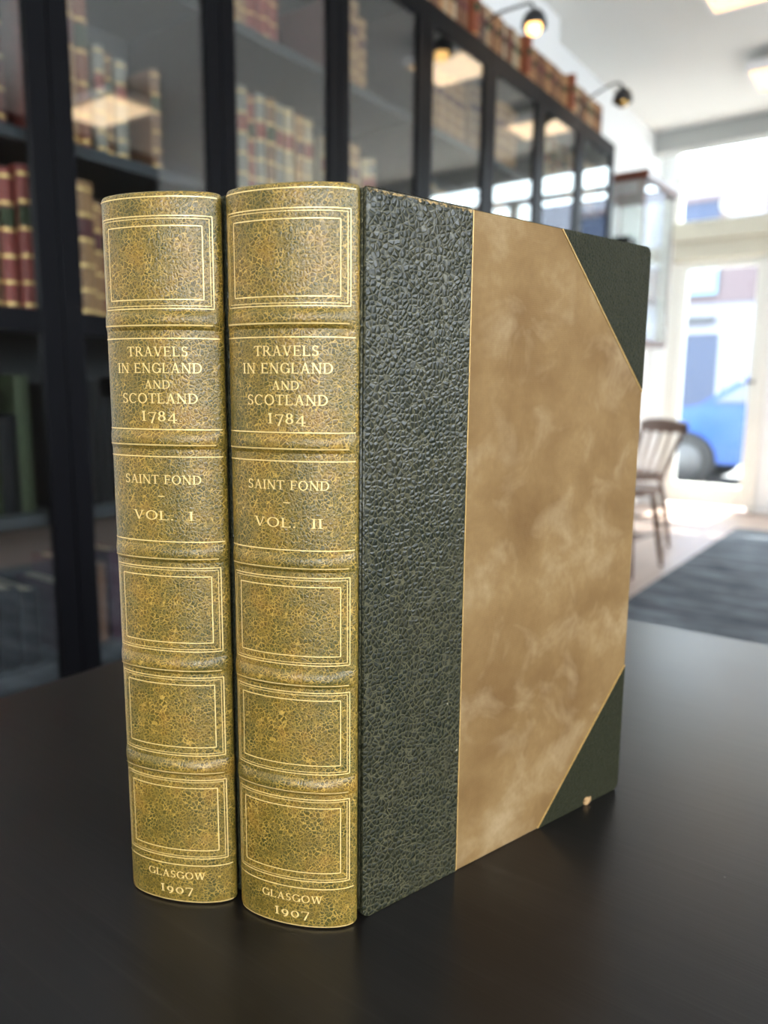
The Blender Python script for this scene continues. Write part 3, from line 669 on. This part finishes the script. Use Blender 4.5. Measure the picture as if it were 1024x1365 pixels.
# ------------------------------------------------------------------ rug, chairs
rg = tag(B(-1.03, 1.1, 1.0, 5.55, 0, .012).build('rug', M['rug'], bevel=.004), 'grey blue patterned rug on the pale floor', 'rug')
def make_chair(x, y, rz, label):
    t = tag(empty('wooden_chair', (x, y, 0), rz), label, 'chair', 'dark wooden spindle-back chairs')
    ST = .44      # faces local -y; back at +y
    poly = [(.22*math.copysign(abs(math.cos(R(a)))**.6, math.cos(R(a))), .21*math.copysign(abs(math.sin(R(a)))**.6, math.sin(R(a)))) for a in range(0, 360, 18)]
    MB().prism(poly, 'z', ST-.032, ST).build('seat', M['chair'], t, .008)
    for sx in (-1, 1):
        for sy in (-1, 1):
            MB().tube([(sx*.21, sy*.20, 0), (sx*.185, sy*.175, .22), (sx*.155, sy*.145, ST-.02)], [.011, .018, .014], 10).build('leg', M['chair'], t)
        MB().tube([(sx*.19, -.18, .19), (sx*.19, .18, .19)], [.009, .009], 8).build('stretcher', M['chair'], t)
    MB().tube([(-.18, 0, .19), (.18, 0, .19)], .009, 8).build('stretcher', M['chair'], t)
    for i in range(5):
        u = -1+i*.5; MB().tube([(u*.15, .165, ST-.005), (u*.18, .215, .58), (u*.195, .25, .70)], [.010 if abs(u) < 1 else .014]*3, 8).build('spindle', M['chair'], t)
    P = [(-.225+.45*i/10, .258-.021*(1-(1-2*i/10)**2), 0) for i in range(11)]
    rows = [[(p[0], p[1]+dy, z+.02*(1-(p[0]/.225)**2)*(z > .70)) for p in P] for dy, z in ((-.010, .685), (-.012, .745), (.012, .750), (.010, .685), (-.010, .685))]
    MB().grid(rows).build('top_rail', M['chair'], t)
    return t
make_chair(-1.52, 4.62, R(-38), 'dark wooden spindle-back chair standing near the shop door')
make_chair(-1.34, 3.90, R(175), 'dark wooden chair nearer the camera, mostly hidden behind the tan book cover')

# ------------------------------------------------------------------ street outside
gm = plain('street_asphalt', (.13, .13, .135), .9, .2, scale=8); pv = plain('pale_pavement', (.35, .34, .32), .85, .2, scale=5)
struct(B(-25, 25, YF+.12, 8.2, -.12, -.02).build('pavement', pv)); struct(B(-25, 25, 8.2, 14.0, -.2, -.12).build('street', gm)); struct(B(-25, 25, 14.0, 16, -.12, -.02).build('pavement', pv))
fw = plain('pale_facade', (.19, .19, .225), .8, .2, var=.05); fp = plain('facade_pink_brick', (.10, .075, .08), .85, .2, var=.2, scale=20); fb_ = plain('blue_shopfront', (.13, .18, .33), .5, .4)
fgl = plain('dark_blue_windowpane', (.022, .032, .065), .25, .3); skyb = plain('pale_blue_sign', (.12, .22, .28), .5, .3)
bd = tag(empty('building', (-4.2, 16, 0)), 'pale building across the street seen through the shop door', 'building')
B(-9, 9, 0, .4, 0, 4.95).build('wall', fw, bd)
B(-9, 9, -.06, 0, 2.7, 3.4).build('cornice_band', fp, bd)
for i in range(-4, 5):
    x = i*1.9
    f0 = MB().box(x-.62, x-.5, -.05, 0, 3.6, 4.7).box(x+.5, x+.62, -.05, 0, 3.6, 4.7).box(x-.5, x+.5, -.05, 0, 4.6, 4.7).box(x-.66, x+.66, -.10, 0, 3.5, 3.6).build('window', fp, bd)
    B(x-.5, x+.5, -.02, -.005, 3.6, 4.6).build('windowpane', fgl, f0)
    f1 = MB().box(x-.75, x-.65, -.05, 0, .3, 2.2).box(x+.65, x+.75, -.05, 0, .3, 2.2).box(x-.65, x+.65, -.05, 0, 2.1, 2.2).box(x-.65, x+.65, -.05, 0, .2, .3).build('window', fw, bd)
    B(x-.65, x+.65, -.02, -.005, .3, 2.1).build('windowpane', fgl, f1)
B(-.9, .55, -.14, -.06, 2.85, 3.35).build('blue_panel', skyb, bd)
B(-.75, .55, -.16, -.0, 2.32, 2.42).build('black_bar', M['lampblack'], bd)
# car
cb = plain('blue_car_paint', (.003, .040, .19), .25, .4, scale=3, var=.05); hubm = plain('hubcap_grey', (.06, .06, .065), .5, .3); tyre = plain('tyre_rubber', (.015, .015, .016), .8, .3); cg = plain('car_glass', (.05, .06, .07), .06, .7)
car = tag(empty('car', (-.95, 9.5, -.12)), 'bright blue car parked in the street outside the shop door', 'car')
prof = [(-1.95, .28), (-1.98, .62), (-1.86, .80), (-1.15, .92), (1.72, .96), (1.93, .86), (1.98, .55), (1.93, .26), (1.55, .22)]
def wheel_arch(cx): return [(cx+.34*math.cos(R(a)), .30+.34*math.sin(R(a))) for a in range(0, 181, 20)]
poly = prof[:-1] + [(1.62, .24)] + wheel_arch(1.22) + wheel_arch(-1.25) + [(-1.7, .24)]
MB().prism(poly, 'y', -.83, .83).build('body', cb, car, .04, 3)
cabin = [(-1.2, .90), (-.45, 1.40), (.0, 1.46), (1.0, 1.42), (1.62, .95)]
MB().prism(cabin, 'y', -.70, .70).build('cabin', cb, car, .04, 3)
for yy in (-.715, .705):
    MB().prism([(-1.0, .96), (-.42, 1.34), (.22, 1.38), (.22, .96)], 'y', yy, yy+.01).build('side_window', cg, car)
    MB().prism([(.30, .96), (.30, 1.38), (.95, 1.35), (1.35, .97)], 'y', yy, yy+.01).build('side_window', cg, car)
for cx in (-1.25, 1.22):
    for yy in (-.84, .64):
        wmb = MB().lathe([(.0, 0), (.20, .0), (.30, .01), (.31, .05), (.31, .15), (.30, .19), (.0, .2)], 24); wmb.v = [(p[0]+cx, p[2]+yy, p[1]+.31) for p in wmb.v]
        wo = wmb.build('wheel', tyre, car)
        hb = MB().lathe([(.0, 0), (.19, .0), (.19, .01), (0, .012)], 16); hb.v = [(p[0]+cx, (p[2]+yy-.012 if yy < 0 else p[2]+yy+.2), p[1]+.31) for p in hb.v]; hb.build('hubcap', tyre if False else hubm, wo)
# planter with flowers by the door
pl = tag(empty('flower_planter', (-2.28, 7.35, -.02)), 'planter with yellow-green foliage and red flowers outside the door', 'planter')
MB().lathe([(.0, 0), (.17, 0), (.22, .30), (.235, .30), (.235, .34), (.20, .34), (.19, .28), (0, .28)], 20).build('pot', M['beige'], pl)
lf1 = plain('leaf_green', (.22, .36, .05), .5, .4, var=.4, scale=30); fr1 = plain('petal_red', (.75, .05, .06), .5, .3)
mb = MB(); mf = MB(); rr = random.Random(5)
for i in range(260):
    th_, ph, r_ = rr.uniform(0, 6.28), rr.uniform(0, 1.5), rr.uniform(.12, .27)
    c_ = Vector((r_*math.cos(th_)*math.cos(ph), r_*math.sin(th_)*math.cos(ph), .40+1.1*r_*math.sin(ph)))
    a_ = Vector((rr.uniform(-1, 1), rr.uniform(-1, 1), rr.uniform(-.3, 1))).normalized()*.06; b2 = a_.cross(Vector((rr.uniform(-1, 1), rr.uniform(-1, 1), 1))).normalized()*.022
    (mf if i % 9 == 0 else mb).add([c_-a_, c_+b2, c_+a_, c_-b2], [(0, 1, 2, 3)])
tag(mb.build('foliage', lf1, pl), kind='stuff'); tag(mf.build('flowers', fr1, pl), kind='stuff')
print('books', nbooks, 'objects', len(bpy.data.objects))
